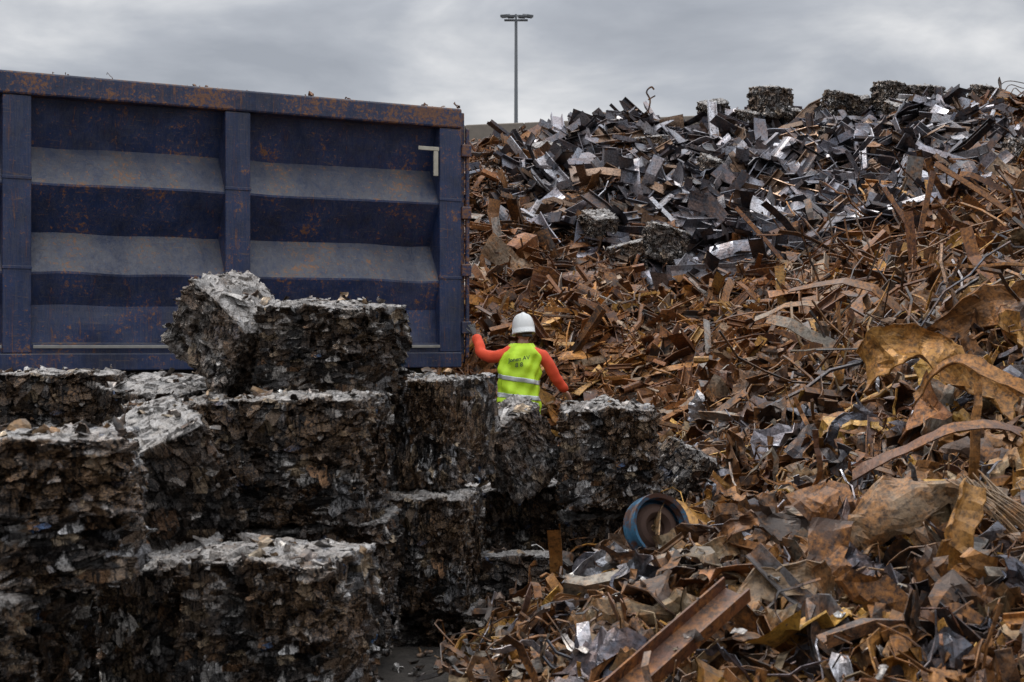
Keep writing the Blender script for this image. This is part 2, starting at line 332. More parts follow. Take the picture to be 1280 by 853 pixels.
# ------------------------------------------------------------------ hero pieces
def path_sweep(pts3,sec,col,up=(0,0,1),sub=6,crump=0.,cf=5,wob=0.):
    P=np.array(pts3,float);t=np.linspace(0,len(P)-1,(len(P)-1)*sub+1)
    Pe=np.concatenate([[2*P[0]-P[1]],P,[2*P[-1]-P[-2]]])
    i=np.minimum(t.astype(int),len(P)-2);f=(t-i)[:,None]
    a,b,c,d=Pe[i],Pe[i+1],Pe[i+2],Pe[i+3]
    C=.5*((2*b)+(-a+c)*f+(2*a-5*b+4*c-d)*f*f+(-a+3*b-3*c+d)*f**3)
    T=norm(np.gradient(C,axis=0));Bv=norm(np.cross(np.array(up,float)[None],T));Nv=np.cross(T,Bv)
    sec=np.array(sec);M=len(sec);N=len(C)
    sc=1+wob*rng.normal(0,1,N)
    v=C[:,None]+Bv[:,None]*(sec[None,:,0]*sc[:,None])[...,None]+Nv[:,None]*sec[None,:,1][...,None]
    V=v.reshape(-1,3)
    if crump: V=V+vn3(V*cf,5)*crump+vn3(V*cf*2.9,8)*crump*.35
    i=np.arange(N-1)[:,None];m=np.arange(M)[None,:];m2=(m+1)%M
    q=np.stack([i*M+m,i*M+m2,(i+1)*M+m2,(i+1)*M+m],2).reshape(-1,4)
    if M==4: q=np.concatenate([q,[[3,2,1,0]],[[(N-1)*M+k for k in range(4)]]])
    return V,q,np.tile(np.array(col,float),(len(V),1))
one=lambda v:np.array([v],float)
hero=Acc()
OC=(.36,.175,.04);TN=(.21,.14,.08);BR=(.12,.05,.024)
def hs(p,s,c,**k): hero.add(*path_sweep(p,s,c,**k))
def AP(w,c,m=12): return arcplate(one(w),one(.006),one(c),m)[0]
hs([(.12,5.0,.12),(.5,5.25,.38),(.88,5.55,.62)],uch(one(.13),one(.06),one(.008))[0],(.12,.045,.024),up=(-.3,-.6,.8))
hs([(2.05,8.3,1.42),(2.25,8.1,1.56),(2.5,8.0,1.46),(2.8,7.9,1.2)],AP(.26,1.8),OC,up=(-.2,-.8,.5),crump=.07,cf=5,wob=.1,sub=9)
hs([(1.35,6.5,.55),(1.62,6.45,.82),(1.95,6.4,.92),(2.2,6.5,.7)],AP(.24,-2.),TN,up=(-.1,-.8,.5),crump=.07,cf=6,wob=.1,sub=9)
hs([(1.6,5.8,.5),(1.78,5.8,.75),(1.9,5.9,1.0)],AP(.15,2.2),OC,up=(.5,-.8,.2),crump=.05,cf=6,wob=.12,sub=9)
hs([(.75,5.9,.35),(.95,5.9,.5),(1.2,6.0,.6),(1.4,6.1,.5)],AP(.14,2.2),TN,up=(-.1,-.8,.5),crump=.05,cf=7,wob=.15,sub=9)
hs([(1.15,7.2,.5),(1.35,7.0,.72),(1.6,6.9,.75),(1.8,6.9,.6)],AP(.2,-2.2),(.09,.05,.03),up=(-.1,-.8,.5),crump=.06,cf=6,wob=.12,sub=9)
hs([(2.8,9.4,1.6),(3.1,9.2,1.85),(3.5,9.2,1.8)],AP(.26,2.),(.2,.09,.03),up=(-.2,-.8,.5),crump=.08,cf=4,wob=.1,sub=9)
hs([(1.75,7.2,.95),(2.0,7.,1.12),(2.35,6.9,1.2),(2.7,6.9,1.02)],rect(one(.07),one(.008))[0],BR,up=(0,-.6,.8),crump=.03,wob=.05)
hs([(2.15,7.6,1.3),(2.3,7.4,1.5),(2.6,7.2,1.36),(3.0,7.1,1.1)],AP(.12,1.2),(.3,.14,.04),up=(.0,-.6,.8),crump=.03,wob=.05,sub=9)
hs([(2.25,7.1,.7),(2.28,7.0,1.05),(2.3,7.05,1.4)],rect(one(.045),one(.006))[0],(.3,.14,.04),up=(.2,-1,0),crump=.03)
hs([(1.5,7.5,.6),(1.58,7.4,.9),(1.55,7.35,1.15)],rect(one(.03),one(.006))[0],BR,up=(.2,-1,0),crump=.03)
for k in range(34):
    dx,dz=rng.normal(0,.035,2)
    hs([(2.0+dx,6.2+dz,1.0+rng.normal(0,.03)),(2.12+dx,6.0,.85+dz),(2.45+dx*2.4,5.8,.5+dz*2.4)],tube(one(.004),5)[0],(.2,.13,.07),sub=5)
for (x,y,z,dx,dy,dz,wd,c) in [(4.3,15.5,2.0,.35,.2,1.5,.06,BR),(4.55,15.2,2.3,-.5,.3,1.0,.05,BR),(4.0,14,1.9,-.1,0,1.0,.09,(.12,.05,.035)),(3.5,17.5,2.4,-.7,.3,.9,.05,BR),(5.3,19,3.3,.1,.0,.8,.22,(.16,.15,.14)),(3.2,13.2,1.5,1.1,.2,1.0,.04,BR),(5.6,15.5,2.9,-.9,.3,.7,.06,(.22,.1,.04)),(2.2,19.2,2.2,.9,.2,-.1,.08,(.4,.22,.04)),(.2,17,1.55,1.4,.6,.35,.07,BR)]:
    hs([(x,y,z),(x+dx*.5,y+dy*.5,z+dz*.53),(x+dx,y+dy,z+dz)],rect(one(wd),one(.02))[0],c,up=(.1,-1,.1),sub=3)
hs([(2.6,28,5.9),(2.72,28,6.35),(2.65,28,6.55),(2.74,28,6.65),(2.8,28,6.6)],rect(one(.03),one(.03))[0],(.03,.02,.02),up=(0,1,0))
hs([(2.68,28,6.4),(2.82,28,6.48)],rect(one(.025),one(.025))[0],(.03,.02,.02),up=(0,1,0))
for k in range(3):
    hs([(9.5+k*.15,28,6.45),(9.7+k*.1,28,6.75-.06*k),(10.1,28,6.72-.1*k),(10.6,28,6.55+.05*k)],rect(one(.014),one(.014))[0],(.05,.03,.02),up=(0,1,0))
addobj('bent_sheets_and_bars',hero.mesh('bent_sheets'),M_scrap,heap)
# ------------------------------------------------------------------ bales
BP=np.array([(.04,.036,.033),(.10,.082,.07),(.02,.018,.017),(.18,.13,.09),(.34,.26,.17),(.60,.58,.55),(.21,.205,.205),(.22,.12,.06),(.80,.78,.75),(.05,.12,.25)])
BW=np.array([.19,.17,.16,.13,.09,.08,.13,.06,.045,.010])
def bpick(u): return BP[np.clip(np.searchsorted(np.cumsum(BW/BW.sum()),u),0,len(BP)-1)]
def bale_mesh(name,seed,n=110,aniso=(7,7,12),pale=0.,flakes=260,amp=1.1):
    u=np.linspace(-1,1,n+1);a,b=np.meshgrid(u,u,indexing='ij');a=a.ravel();b=b.ravel();o=np.ones_like(a)
    Vs=[];Qs=[];i=np.arange(n)[:,None];j=np.arange(n)[None];q=np.stack([i*(n+1)+j,(i+1)*(n+1)+j,(i+1)*(n+1)+j+1,i*(n+1)+j+1],2).reshape(-1,4)
    for k,(f) in enumerate([(o,a,b),(-o,b,a),(b,o,a),(a,-o,b),(a,b,o),(b,a,-o)]):
        Vs.append(np.stack(f,1));Qs.append(q+k*(n+1)**2)
    V=np.concatenate(Vs);Q=np.concatenate(Qs)
    nrm=norm(np.sign(V)*np.abs(V)**17);k8=(np.abs(V)**40).sum(1)**(-1/40)
    P=V*k8[:,None]*.5
    wv=P+seed*7.13
    wp=wv+vn3(wv*4,seed)*.06
    ax=np.array(aniso,float)
    _,o1,c1=worley(wp*ax,seed*10+1)
    h1=h3(c1[:,0],c1[:,1],c1[:,2],71)-.5
    tv=np.stack([h3(c1[:,0],c1[:,1],c1[:,2],72+m)-.5 for m in range(3)],1)
    d1=h1*.022+(tv*o1/ax).sum(1)*.6
    _,o2,c2=worley(wp*ax*2.1+3.3,seed*10+2)
    h2=h3(c2[:,0],c2[:,1],c2[:,2],81)-.5
    tv=np.stack([h3(c2[:,0],c2[:,1],c2[:,2],82+m)-.5 for m in range(3)],1)
    d2=(h2*.014+(tv*o2/ax/2.1).sum(1)*1.1)*np.clip(.7+vn(wv*2.8,seed+6)*1.1,.15,1.3)
    low=vn(wv*2.2,seed+3)*.022
    rid=-(np.abs(vn(wv*np.array([10,10,5]),seed+4))**.6)*.014+vn(wv*np.array([34,34,6.]),seed+8)*.005
    topk=np.where(nrm[:,2]>.6,.6,1.)
    P=P+nrm*((d1+d2+rid)*amp*topk+low)[:,None]+vn3(wv*1.7,seed+9)*.035
    m_=h3(c2[:,0],c2[:,1],c2[:,2],99)<.55
    C=bpick(np.where(m_,h3(c2[:,0],c2[:,1],c2[:,2],91),h3(c1[:,0],c1[:,1],c1[:,2],91)))
    C=C*(1-pale)+np.array([.5,.48,.46])*pale*(h3(c2[:,0],c2[:,1],c2[:,2],93)**.7)[:,None]
    top=np.clip((nrm[:,2]-.5)*3,0,1)
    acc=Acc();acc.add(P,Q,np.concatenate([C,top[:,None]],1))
    ed=np.sort(np.abs(V),1)[:,1]
    for (K,Lr,wr,bd,off,ew) in ((flakes,(.03,.12),(.015,.06),.45,.006,.8),(40,(.14,.34),(.08,.2),.25,.004,0.)):
        pr=.25+(ed>.93)*ew
        if ew==0: pr=(ed<.75)*1.
        idx=rng.choice(len(P),K,p=pr/pr.sum())
        nn=nrm[idx];r=norm(rng.normal(0,1,(K,3)));D=norm(r-nn*(r*nn).sum(1,keepdims=True)+nn*rng.normal(0,.08,(K,1)))
        NN=norm(nn+rng.normal(0,.2,(K,3)));NN=norm(NN-D*(NN*D).sum(1,keepdims=True))
        fc=bpick(rng.random(K))*rng.uniform(.8,1.4,(K,1))+pale*.15
        w=rng.uniform(wr[0],wr[1],K)
        sweep(acc,P[idx]+nn*rng.uniform(-.003,off,K)[:,None],D,NN,rng.uniform(Lr[0],Lr[1],K),arcplate(w,np.full(K,.003),rng.normal(0,.5,K),6),np.clip(fc,0,1),N=9,bend=bd,kink=.3,twist=.2,crump=.01,cf=14,taper=.4,alpha=np.clip((nn[:,2]-.5)*1.4,0,.7))
    return acc.mesh(name)
T=[bale_mesh('bale_a',1,aniso=(6,6,9)),bale_mesh('bale_b',2,aniso=(5,5,8)),bale_mesh('bale_c',3,aniso=(10,7,5.5)),bale_mesh('bale_d',4,aniso=(6,10,7)),bale_mesh('bale_e',5,aniso=(5,5,5.5),pale=.18),bale_mesh('bale_f',6,aniso=(5,5,7),pale=.6,amp=1.35)]
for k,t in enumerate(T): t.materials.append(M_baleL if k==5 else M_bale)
R=math.radians
def bale(k,x,y,z,sx,sy,sz,rz=0,rx=0,ry=0,j=1.):
    o=bpy.data.objects.new('scrap_bale',T[k]);COL.objects.link(o);o.location=(x,y,z);o.scale=(sx,sy,sz)
    o.rotation_euler=(R(rx+random.uniform(-2.5,2.5)*j),R(ry+random.uniform(-3,3)*j),R(rz+random.uniform(-8,8)*j))
bale(1,-1.78,5.18,1.00,.76,.76,.52,7)
bale(0,-2.02,5.05,.46,.76,.74,.54,-6); bale(2,-1.95,5.2,-.05,.8,.8,.48,3)
bale(4,-1.58,6.35,.98,.50,.54,.54,30,14,-22)
bale(2,-1.66,6.35,.36,.64,.64,.58,12)
bale(0,-2.52,7.8,1.17,.68,.66,.54,8); bale(3,-2.5,7.8,.55,.72,.68,.64,0); bale(1,-2.5,7.8,.02,.7,.7,.4,0)
bale(4,-1.93,7.75,1.11,.46,.54,.54,-14,10,10); bale(2,-1.9,7.75,.55,.64,.66,.6,5)
bale(0,-1.0,6.95,1.05,.70,.66,.60,-9,j=.4); bale(3,-.96,7.0,.42,.72,.70,.60,4)
bale(3,-1.68,7.15,1.02,.48,.58,.58,20); bale(0,-1.62,7.1,.42,.6,.66,.60,-5)
bale(2,-.43,7.9,1.12,.48,.54,.58,-28,j=.4); bale(0,-.44,7.7,.5,.48,.56,.60,-16); bale(1,-.45,7.8,-.02,.6,.6,.40,-10)
bale(1,-.93,7.4,1.58,.60,.50,.44,-30,3,3,j=.3)
bale(5,-1.48,7.6,1.66,.48,.44,.42,-28,10,36,j=.3)
bale(1,-1.6,8.1,1.11,.76,.64,.54,0);bale(2,-1.0,8.2,1.1,.6,.6,.54,0)
bale(1,-.93,5.75,.48,.60,.58,.56,-18,j=.4); bale(2,-.93,5.8,-.06,.62,.62,.46,-10)
bale(3,-1.46,5.95,.43,.48,.56,.58,10); bale(0,-1.4,6.,-.12,.66,.6,.48,0)
bale(5,.03,8.42,.99,.35,.36,.46,24,8,-28,j=.3); bale(4,-.03,8.1,.20,.54,.50,.40,8,-3); bale(0,.0,8.85,.42,.50,.56,.62,10)
bale(1,.57,8.45,.93,.53,.52,.58,-6,j=.2); bale(0,.54,8.65,.32,.56,.56,.56,10)
bale(4,1.12,9.1,.70,.40,.40,.40,38,20,24); bale(2,1.12,9.2,.30,.5,.5,.5,20)
bale(4,.8,12.6,.86,.42,.42,.36,20,18,-24)
for (k,x,y,z,s,rz,rx) in [(5,3.98,28,6.15,.5,20,22),(5,5.1,28,6.35,.66,35,8),(5,5.55,28.4,6.1,.42,10,20),(4,6.45,28,6.3,.56,20,14),(5,6.85,28.2,6.25,.5,-15,15),(5,7.5,28,6.42,.64,40,8),(5,8.3,28.5,6.5,.6,12,14),(4,7.5,27,5.9,.7,25,25),(5,8.75,28.4,6.4,.5,30,20),(5,9.4,28.2,6.45,.55,10,12),(5,4.6,27.7,5.9,.5,50,18),
   (5,2.15,20,3.0,.55,15,6),(4,1.65,20,2.8,.5,-20,10),(5,1.25,20.5,3.3,.42,30,30),(4,.6,26.5,5.1,.5,30,20),(5,7.2,20,4.2,.5,30,10),(4,2.6,26.4,5.2,.55,-30,10),(5,4.2,18.8,2.85,.4,10,20),(5,3.4,24,4.5,.5,10,20),(5,5.8,25.5,5.2,.5,40,20),(4,1.9,23.5,4.3,.45,40,20),(5,7.0,23.5,4.7,.55,10,20)]:
    bale(k,x,y,z,s,s*.9,s*.85,rz,rx,random.uniform(-14,14))
# loose debris on the bales
deb=Acc()
K=1100
bx=rng.uniform(-2.9,1.3,K);by=rng.uniform(4.8,9.4,K)
dg=bpy.context.evaluated_depsgraph_get();dg.update()
Pd=[];Nd=[]
for k in range(K):
    hit,loc,nr,_,ob,_=S.ray_cast(dg,Vector((bx[k],by[k],2.3)),Vector((0,0,-1)))
    if hit and nr.z>.2: Pd.append(loc+nr*.01);Nd.append(nr)
Pd=np.array(Pd);Nd=np.array(Nd);K=len(Pd);Nd=norm(Nd+np.array([0,0,1.5]));r=norm(rng.normal(0,1,(K,3)));D=norm(r-Nd*(r*Nd).sum(1,keepdims=True)+Nd*rng.normal(.0,.12,(K,1)));NN=norm(Nd-D*(Nd*D).sum(1,keepdims=True))
dc=np.array([(.4,.39,.37),(.12,.1,.09),(.05,.045,.04),(.55,.53,.5),(.2,.13,.07),(.25,.2,.14),(.08,.07,.06)])[rng.integers(0,7,K)]
sweep(deb,Pd,D,NN,np.exp(rng.uniform(np.log(.02),np.log(.15),K)),arcplate(rng.uniform(.012,.07,K),np.full(K,.003),rng.normal(0,.9,K),5),dc,N=6,bend=.7,kink=.5,twist=.4,crump=.012,cf=10,taper=.4)
addobj('scrap_debris',deb.mesh('scrap_debris'),M_steel)
# ------------------------------------------------------------------ box builder
def boxes(name,lst,mat,parent=None,bev=.006,loc=None,rot=None):
    bm=bmesh.new()
    for (x0,y0,z0,x1,y1,z1) in lst:
        r=bmesh.ops.create_cube(bm,size=1)
        bmesh.ops.scale(bm,vec=(abs(x1-x0),abs(y1-y0),abs(z1-z0)),verts=r['verts']);bmesh.ops.translate(bm,vec=((x0+x1)/2,(y0+y1)/2,(z0+z1)/2),verts=r['verts'])
    me=bpy.data.meshes.new(name);bm.to_mesh(me);bm.free()
    o=addobj(name,me,mat,parent,loc,rot)
    if bev: b=o.modifiers.new('b','BEVEL');b.width=bev;b.segments=2
    return o
# ------------------------------------------------------------------ container
def contmat(name,rail=0.):
    m,nt,bs=newmat(name);c=coords(nt)
    st=noise(nt,coords(nt,'Object',(13,13,.7)),1.,6,.78,.6);n1=noise(nt,c,2.2,7,.7);n2=noise(nt,c,26,5,.75);sc=noise(nt,coords(nt,'Object',(1.6,1.6,12)),1.,5,.85,3.5)
    col=mix(nt,ramp(nt,n1,[(.35,0.),(.65,1.)]),(.006,.013,.042),(.015,.034,.105))
    dust_light=math_(nt,'MULTIPLY',ramp(nt,upz(nt),[(.1,0.),(.5,1.)]),ramp(nt,mix(nt,.5,st,n1),[(.38,.2),(.58,.85)]))  # up-facing slopes greyed: real dust plus sky reflection put into the colour
    col=mix(nt,dust_light,col,mix(nt,ramp(nt,n1,[(.35,0.),(.65,1.)]),(.028,.036,.056),(.085,.08,.072)))
    thin=ramp(nt,st,[(.46,.0),(.5,.2),(.54,0.)])
    col=mix(nt,thin,col,(.14,.11,.085))
    col=mix(nt,math_(nt,'MULTIPLY',ramp(nt,sc,[(.60,0.),(.64,1.)]),.55),col,(.16,.095,.05))
    rc=mix(nt,ramp(nt,n2,[(.3,0.),(.7,1.)]),(.05,.02,.01),(.26,.11,.035))
    lo=.55-rail
    f=math_(nt,'MAXIMUM',ramp(nt,mix(nt,.5,n1,n2),[(lo,0.),(lo+.06,.85)]),ramp(nt,st,[(.585-rail*.3,0.),(.68-rail*.3,.75)]))
    col=mix(nt,f,col,rc)
    nt.links.new(col,bs.inputs['Base Color']);nt.links.new(ramp(nt,n2,[(.3,.3),(.7,.65)]),bs.inputs['Roughness'])
    bump(nt,bs,mix(nt,.4,n1,n2),.45,.015);return m
M_ct=contmat('navy_painted_steel');M_rail=contmat('rusted_navy_rail',.06)
cont=bpy.data.objects.new('scrap_container',None);COL.objects.link(cont);cont.location=(-.607,15,1.35);cont.rotation_euler=(0,0,math.atan2(2.13,4.02))
posts=[(0,-.25),(-2.27,-2.52),(-4.31,-4.56),(-6.5,-6.75)]
HT=2.70
boxes('posts',[(b,-.17,.16,a,.10,HT-.21) for a,b in posts],M_ct,cont,.012)
boxes('post_splice',[(b-.004,-.178,z,a+.004,.0,z+.03) for a,b in posts for z in (.92,1.73)],M_ct,cont,.004)
boxes('top_rail',[(-6.75,-.19,HT-.21,.0,.10,HT)],M_rail,cont,.02)
boxes('bottom_rail',[(-6.75,-.18,0,0,.10,.16)],M_ct,cont,.012)
zs=[(.16,-.15),(.24,-.15),(.26,-.09),(.60,-.06),(.88,-.15),(.90,-.15),(1.27,.08),(1.69,-.15),(1.71,-.15),(2.06,.08),(HT-.21,-.06)]
zz=np.interp(np.linspace(0,len(zs)-1,(len(zs)-1)*6+1),range(len(zs)),[a for a,b in zs]);yy=np.interp(np.linspace(0,len(zs)-1,(len(zs)-1)*6+1),range(len(zs)),[b for a,b in zs])
for (a,_b),(c_,_d) in zip([(p[1],0) for p in posts[:-1]],[(p[0],0) for p in posts[1:]]):
    xs=np.linspace(c_,a,90);XX,ZZ=np.meshgrid(xs,zz);_,YY=np.meshgrid(xs,yy)
    p=np.stack([XX.ravel(),YY.ravel()*0,ZZ.ravel()],1)
    ed=np.minimum(XX.ravel()-c_,a-XX.ravel())
    yv=YY.ravel()+(vn(p*1.7,31)*.028+vn(p*5,32)*.012)*np.clip(ed/.2,0,1)
    zv=p[:,2]+vn(p*np.array([2.,1,1]),35)*.012*np.clip(ed/.2,0,1)
    V=np.stack([p[:,0],yv,zv],1);nX=len(xs);nZ=len(zz)
    i=np.arange(nZ-1)[:,None];j=np.arange(nX-1)[None];Q=np.stack([i*nX+j,i*nX+j+1,(i+1)*nX+j+1,(i+1)*nX+j],2).reshape(-1,4)
    addobj('side_panel',npmesh('side_panel',V,Q),M_ct,cont)
boxes('far_wall',[(-6.7,2.3,.1,-.05,2.42,HT)],M_rail,cont,.01)
boxes('floor_plate',[(-6.7,.11,.05,-.05,2.29,.12)],M_ct,cont,0)
boxes('end_door',[(.004,-.12,.05,.06,2.4,HT-.03),(-6.82,-.12,.05,-6.754,2.4,HT-.03)],M_rail,cont,.01)
boxes('door_hinges',[(.0,-.19,z,.11,-.11,z+.13) for z in (.35,.95,1.55,2.2)]+[(.062,-.16,.1,.10,-.12,HT-.2)],M_rail,cont,.01)
M_grey=simple('worn_galvanised',(.26,.25,.23),.5,.3,.5,9)
boxes('tarp_rail',[(-4.3,-.205,.205,-.26,-.185,.235),(-6.5,-.205,.205,-4.57,-.185,.235)],M_grey,cont,.004)
boxes('bracket',[(-.50,-.20,2.24,-.27,-.18,2.28),(-.33,-.20,1.98,-.28,-.18,2.236)],simple('white_bracket',(.4,.37,.3),.6,0,.5,12),cont,.004)
rim=Acc();K=46
Pp=np.stack([rng.uniform(-6.6,0,K),rng.uniform(-.15,.05,K),np.full(K,HT+.015)],1);Pp[:3]=[(-.0,-.05,HT+.05),(-1.63,-.1,HT+.03),(-3.6,-.1,HT+.03)]
D=norm(rng.normal(0,1,(K,3))*np.array([1,1,.35]));LL=rng.uniform(.02,.09,K);LL[:3]=.16
sweep(rim,Pp,D,norm(np.array([[0,0,1.]])+rng.normal(0,.3,(K,3))),LL,arcplate(rng.uniform(.01,.04,K),np.full(K,.004),rng.normal(0,1.5,K),4),np.tile([(.1,.045,.025)],(K,1)),N=6,bend=1.2,kink=.8,twist=.6,crump=.015,cf=12)
addobj('rim_scraps',rim.mesh('rim_scraps'),M_scrap,cont)
M_blk=simple('black_steel',(.02,.02,.022),.6,.2);M_rub=simple('tyre_rubber',(.018,.018,.018),.8)
boxes('chassis',[(-6.8,.5,-.32,-.1,.65,-.01),(-6.8,1.75,-.32,-.1,1.9,-.01)]+[(-k-.1,.3,-.2,-k,2.1,-.05) for k in (.4,2,3.6,5.2,6.4)],M_blk,cont,.01)
for X0 in (-1.0,-2.2,-5.4):
    for Y0 in (.3,2.1):
        bm=bmesh.new()
        prof=[(.2,.13),(.27,.12),(.3,.13),(.44,.15),(.5,.12),(.52,.06),(.52,-.06),(.5,-.12),(.44,-.15),(.3,-.13),(.27,-.12),(.2,-.13),(.12,-.02),(.05,-.06),(.01,-.06)]
        N=32;rg=[]
        for a in range(N):
            t=a/N*2*math.pi;rg.append([bm.verts.new((r*math.cos(t),w_,r*math.sin(t))) for r,w_ in prof])
        for a in range(N):
            for b in range(len(prof)-1): bm.faces.new((rg[a][b],rg[(a+1)%N][b],rg[(a+1)%N][b+1],rg[a][b+1]))
        me=bpy.data.meshes.new('wheel');bm.to_mesh(me);bm.free();addobj('wheel',me,M_rub,cont,(X0,Y0,-.83))
# ------------------------------------------------------------------ concrete wall behind heap
M_con=simple('concrete',(.2,.17,.14),.85,0,.3,6,.4)
a=Vector((-3,40.9,0));b=Vector((17,35.7,0));dv=(b-a);ang=math.atan2(dv.y,dv.x);nb=12;bl=dv.length/nb
boxes('concrete_wall',[(k*bl+.01,0,zr*.87+.004,(k+1)*bl-.01,.8,(zr+1)*.87-.004) for k in range(nb) for zr in range(9)],M_con,None,.03,a,(0,0,ang))
# ------------------------------------------------------------------ lamp mast
M_mast=simple('mast_steel',(.16,.17,.18),.5,.5)
lamp=bpy.data.objects.new('street_lamp',None);COL.objects.link(lamp);lamp.location=(.17,60,0)
bpy.ops.mesh.primitive_cone_add(vertices=16,radius1=.13,radius2=.06,depth=15.2,location=(0,0,7.6));o=bpy.context.object;o.name='mast';o.parent=lamp;o.data.materials.append(M_mast)
boxes('crossarm',[(-.5,-.04,15.2,.5,.04,15.28),(-.04,-.05,15.1,.04,.05,15.5)],M_mast,lamp,.01)
for k,xx in enumerate((-.42,0.22,.45,-.2)):
    o=boxes('floodlight',[(-.16,-.3,-.05,.16,.1,.07),(-.13,-.26,-.09,.13,.06,-.054)],M_mast,lamp,.03,(xx,-.05+.1*(k%2),15.42),(R(14),0,R((-20,10,30,-5)[k])))
# ------------------------------------------------------------------ blue wheel rim in the scrap
bm=bmesh.new();prof=[(.145,.045),(.165,.055),(.168,.03),(.15,.025),(.14,0),(.15,-.025),(.168,-.03),(.165,-.055),(.145,-.045),(.13,-.02),(.12,.0)]
N=48;rg=[]
for a in range(N):
    t=a/N*2*math.pi;rg.append([bm.verts.new((r*math.cos(t),r*math.sin(t),w_)) for r,w_ in prof])
for a in range(N):
    for b in range(len(prof)-1): bm.faces.new((rg[a][b],rg[(a+1)%N][b],rg[(a+1)%N][b+1],rg[a][b+1]))
me=bpy.data.meshes.new('wheel_rim');bm.to_mesh(me);bm.free()
m,nt,bs=newmat('blue_rim_paint');n1=noise(nt,coords(nt),9,6,.7);nt.links.new(mix(nt,ramp(nt,n1,[(.46,0.),(.54,1.)]),(.02,.09,.16),(.07,.03,.018)),bs.inputs['Base Color']);bs.inputs['Roughness'].default_value=.6
rimp=bpy.data.objects.new('wheel_rim',None);COL.objects.link(rimp);rimp.location=(.74,7.28,.66);rimp.rotation_euler=(R(72),R(8),R(24))
addobj('rim_ring',me,m,rimp)
bm=bmesh.new();rg=[]
prof=[(.122,.0),(.10,.016),(.075,.02),(.05,-.004),(.045,-.02),(.02,-.02)]
for a in range(N):
    t=a/N*2*math.pi;rg.append([bm.verts.new((r*math.cos(t),r*math.sin(t),w_)) for r,w_ in prof])
for a in range(N):
    for b in range(len(prof)-1): bm.faces.new((rg[a][b],rg[(a+1)%N][b],rg[(a+1)%N][b+1],rg[a][b+1]))
me=bpy.data.meshes.new('rim_disc');bm.to_mesh(me);bm.free();addobj('rim_disc',me,simple('rusted_disc',(.05,.024,.015),.8,.2,.6,14,.5),rimp)
# ------------------------------------------------------------------ worker
wk=bpy.data.objects.new('worker',None);COL.objects.link(wk);wk.location=(.07,14.2,.03)
def skin(name,verts,edges,radii,mat,sub=2,root=0,disp=0.):
    me=bpy.data.meshes.new(name);me.from_pydata(verts,edges,[]);o=addobj(name,me,mat,wk)
    md=o.modifiers.new('s','SKIN')
    for v,r in zip(me.skin_vertices[0].data,radii): v.radius=r if hasattr(r,'__len__') else (r,r)
    me.skin_vertices[0].data[root].use_root=True;md.use_smooth_shade=True
    s=o.modifiers.new('u','SUBSURF');s.levels=sub;s.render_levels=sub
    if disp:
        tx=bpy.data.textures.new(name+'_folds','CLOUDS');tx.noise_scale=.07;tx.noise_depth=2
        d=o.modifiers.new('d','DISPLACE');d.texture=tx;d.strength=disp;d.mid_level=.5
    return o
M_jac=simple('orange_red_jacket',(.80,.085,.03),.75,0,.22,9,.4)
M_tr=simple('dark_trousers',(.02,.022,.03),.85)
M_skin=simple('skin',(.45,.25,.17),.5,0,.08);M_glv=simple('work_glove',(.08,.075,.07),.8)
M_vest=simple('hi_vis_vest',(.55,.82,.03),.6,0,.2,12,.5)
M_ref=simple('reflective_tape',(.6,.62,.6),.35,.2,.1);M_txt=simple('print_ink',(.03,.06,.03),.7)
M_hel=simple('white_helmet',(.74,.74,.71),.3,0,.08,8,.05);M_boot=simple('boots',(.02,.017,.015),.6)
skin('jacket',[(0,0,.98),(0,0,1.12),(0,0,1.27),(0.01,0,1.40),(0.025,.01,1.49),(0.035,.02,1.56),
  (-.13,0,1.46),(-.195,.02,1.44),(-.29,.10,1.43),(-.38,.17,1.47),(-.42,.25,1.60),(-.45,.29,1.66),
  (.17,0,1.46),(.245,.0,1.44),(.305,.02,1.35),(.36,.05,1.24),(.43,.12,1.14),(.48,.17,1.08)],
 [(0,1),(1,2),(2,3),(3,4),(4,5),(4,6),(6,7),(7,8),(8,9),(9,10),(10,11),(4,12),(12,13),(13,14),(14,15),(15,16),(16,17)],
 [(.17,.125),(.165,.12),(.17,.12),(.165,.115),(.10,.09),(.065,.065),(.075,.07),(.078,.073),(.066,.066),(.06,.06),(.054,.054),(.046,.046),(.078,.073),(.08,.075),(.07,.07),(.062,.062),(.054,.054),(.046,.046)],M_jac,2,0,.03)
skin('trousers',[(0,0,.95),(-.1,0,.88),(-.12,.02,.5),(-.13,-.01,.12),(.1,0,.88),(.13,.05,.5),(.14,.0,.12)],[(0,1),(1,2),(2,3),(0,4),(4,5),(5,6)],[(.17,.12),.1,.075,.06,.1,.075,.06],M_tr,2,0,.015)
for sx in (-.13,.14):
    skin('boot',[(sx,-.04,.05),(sx,.04,.055),(sx,.17,.035),(sx,0,.13)],[(0,1),(1,2),(1,3)],[.05,.055,.042,.055],M_boot)
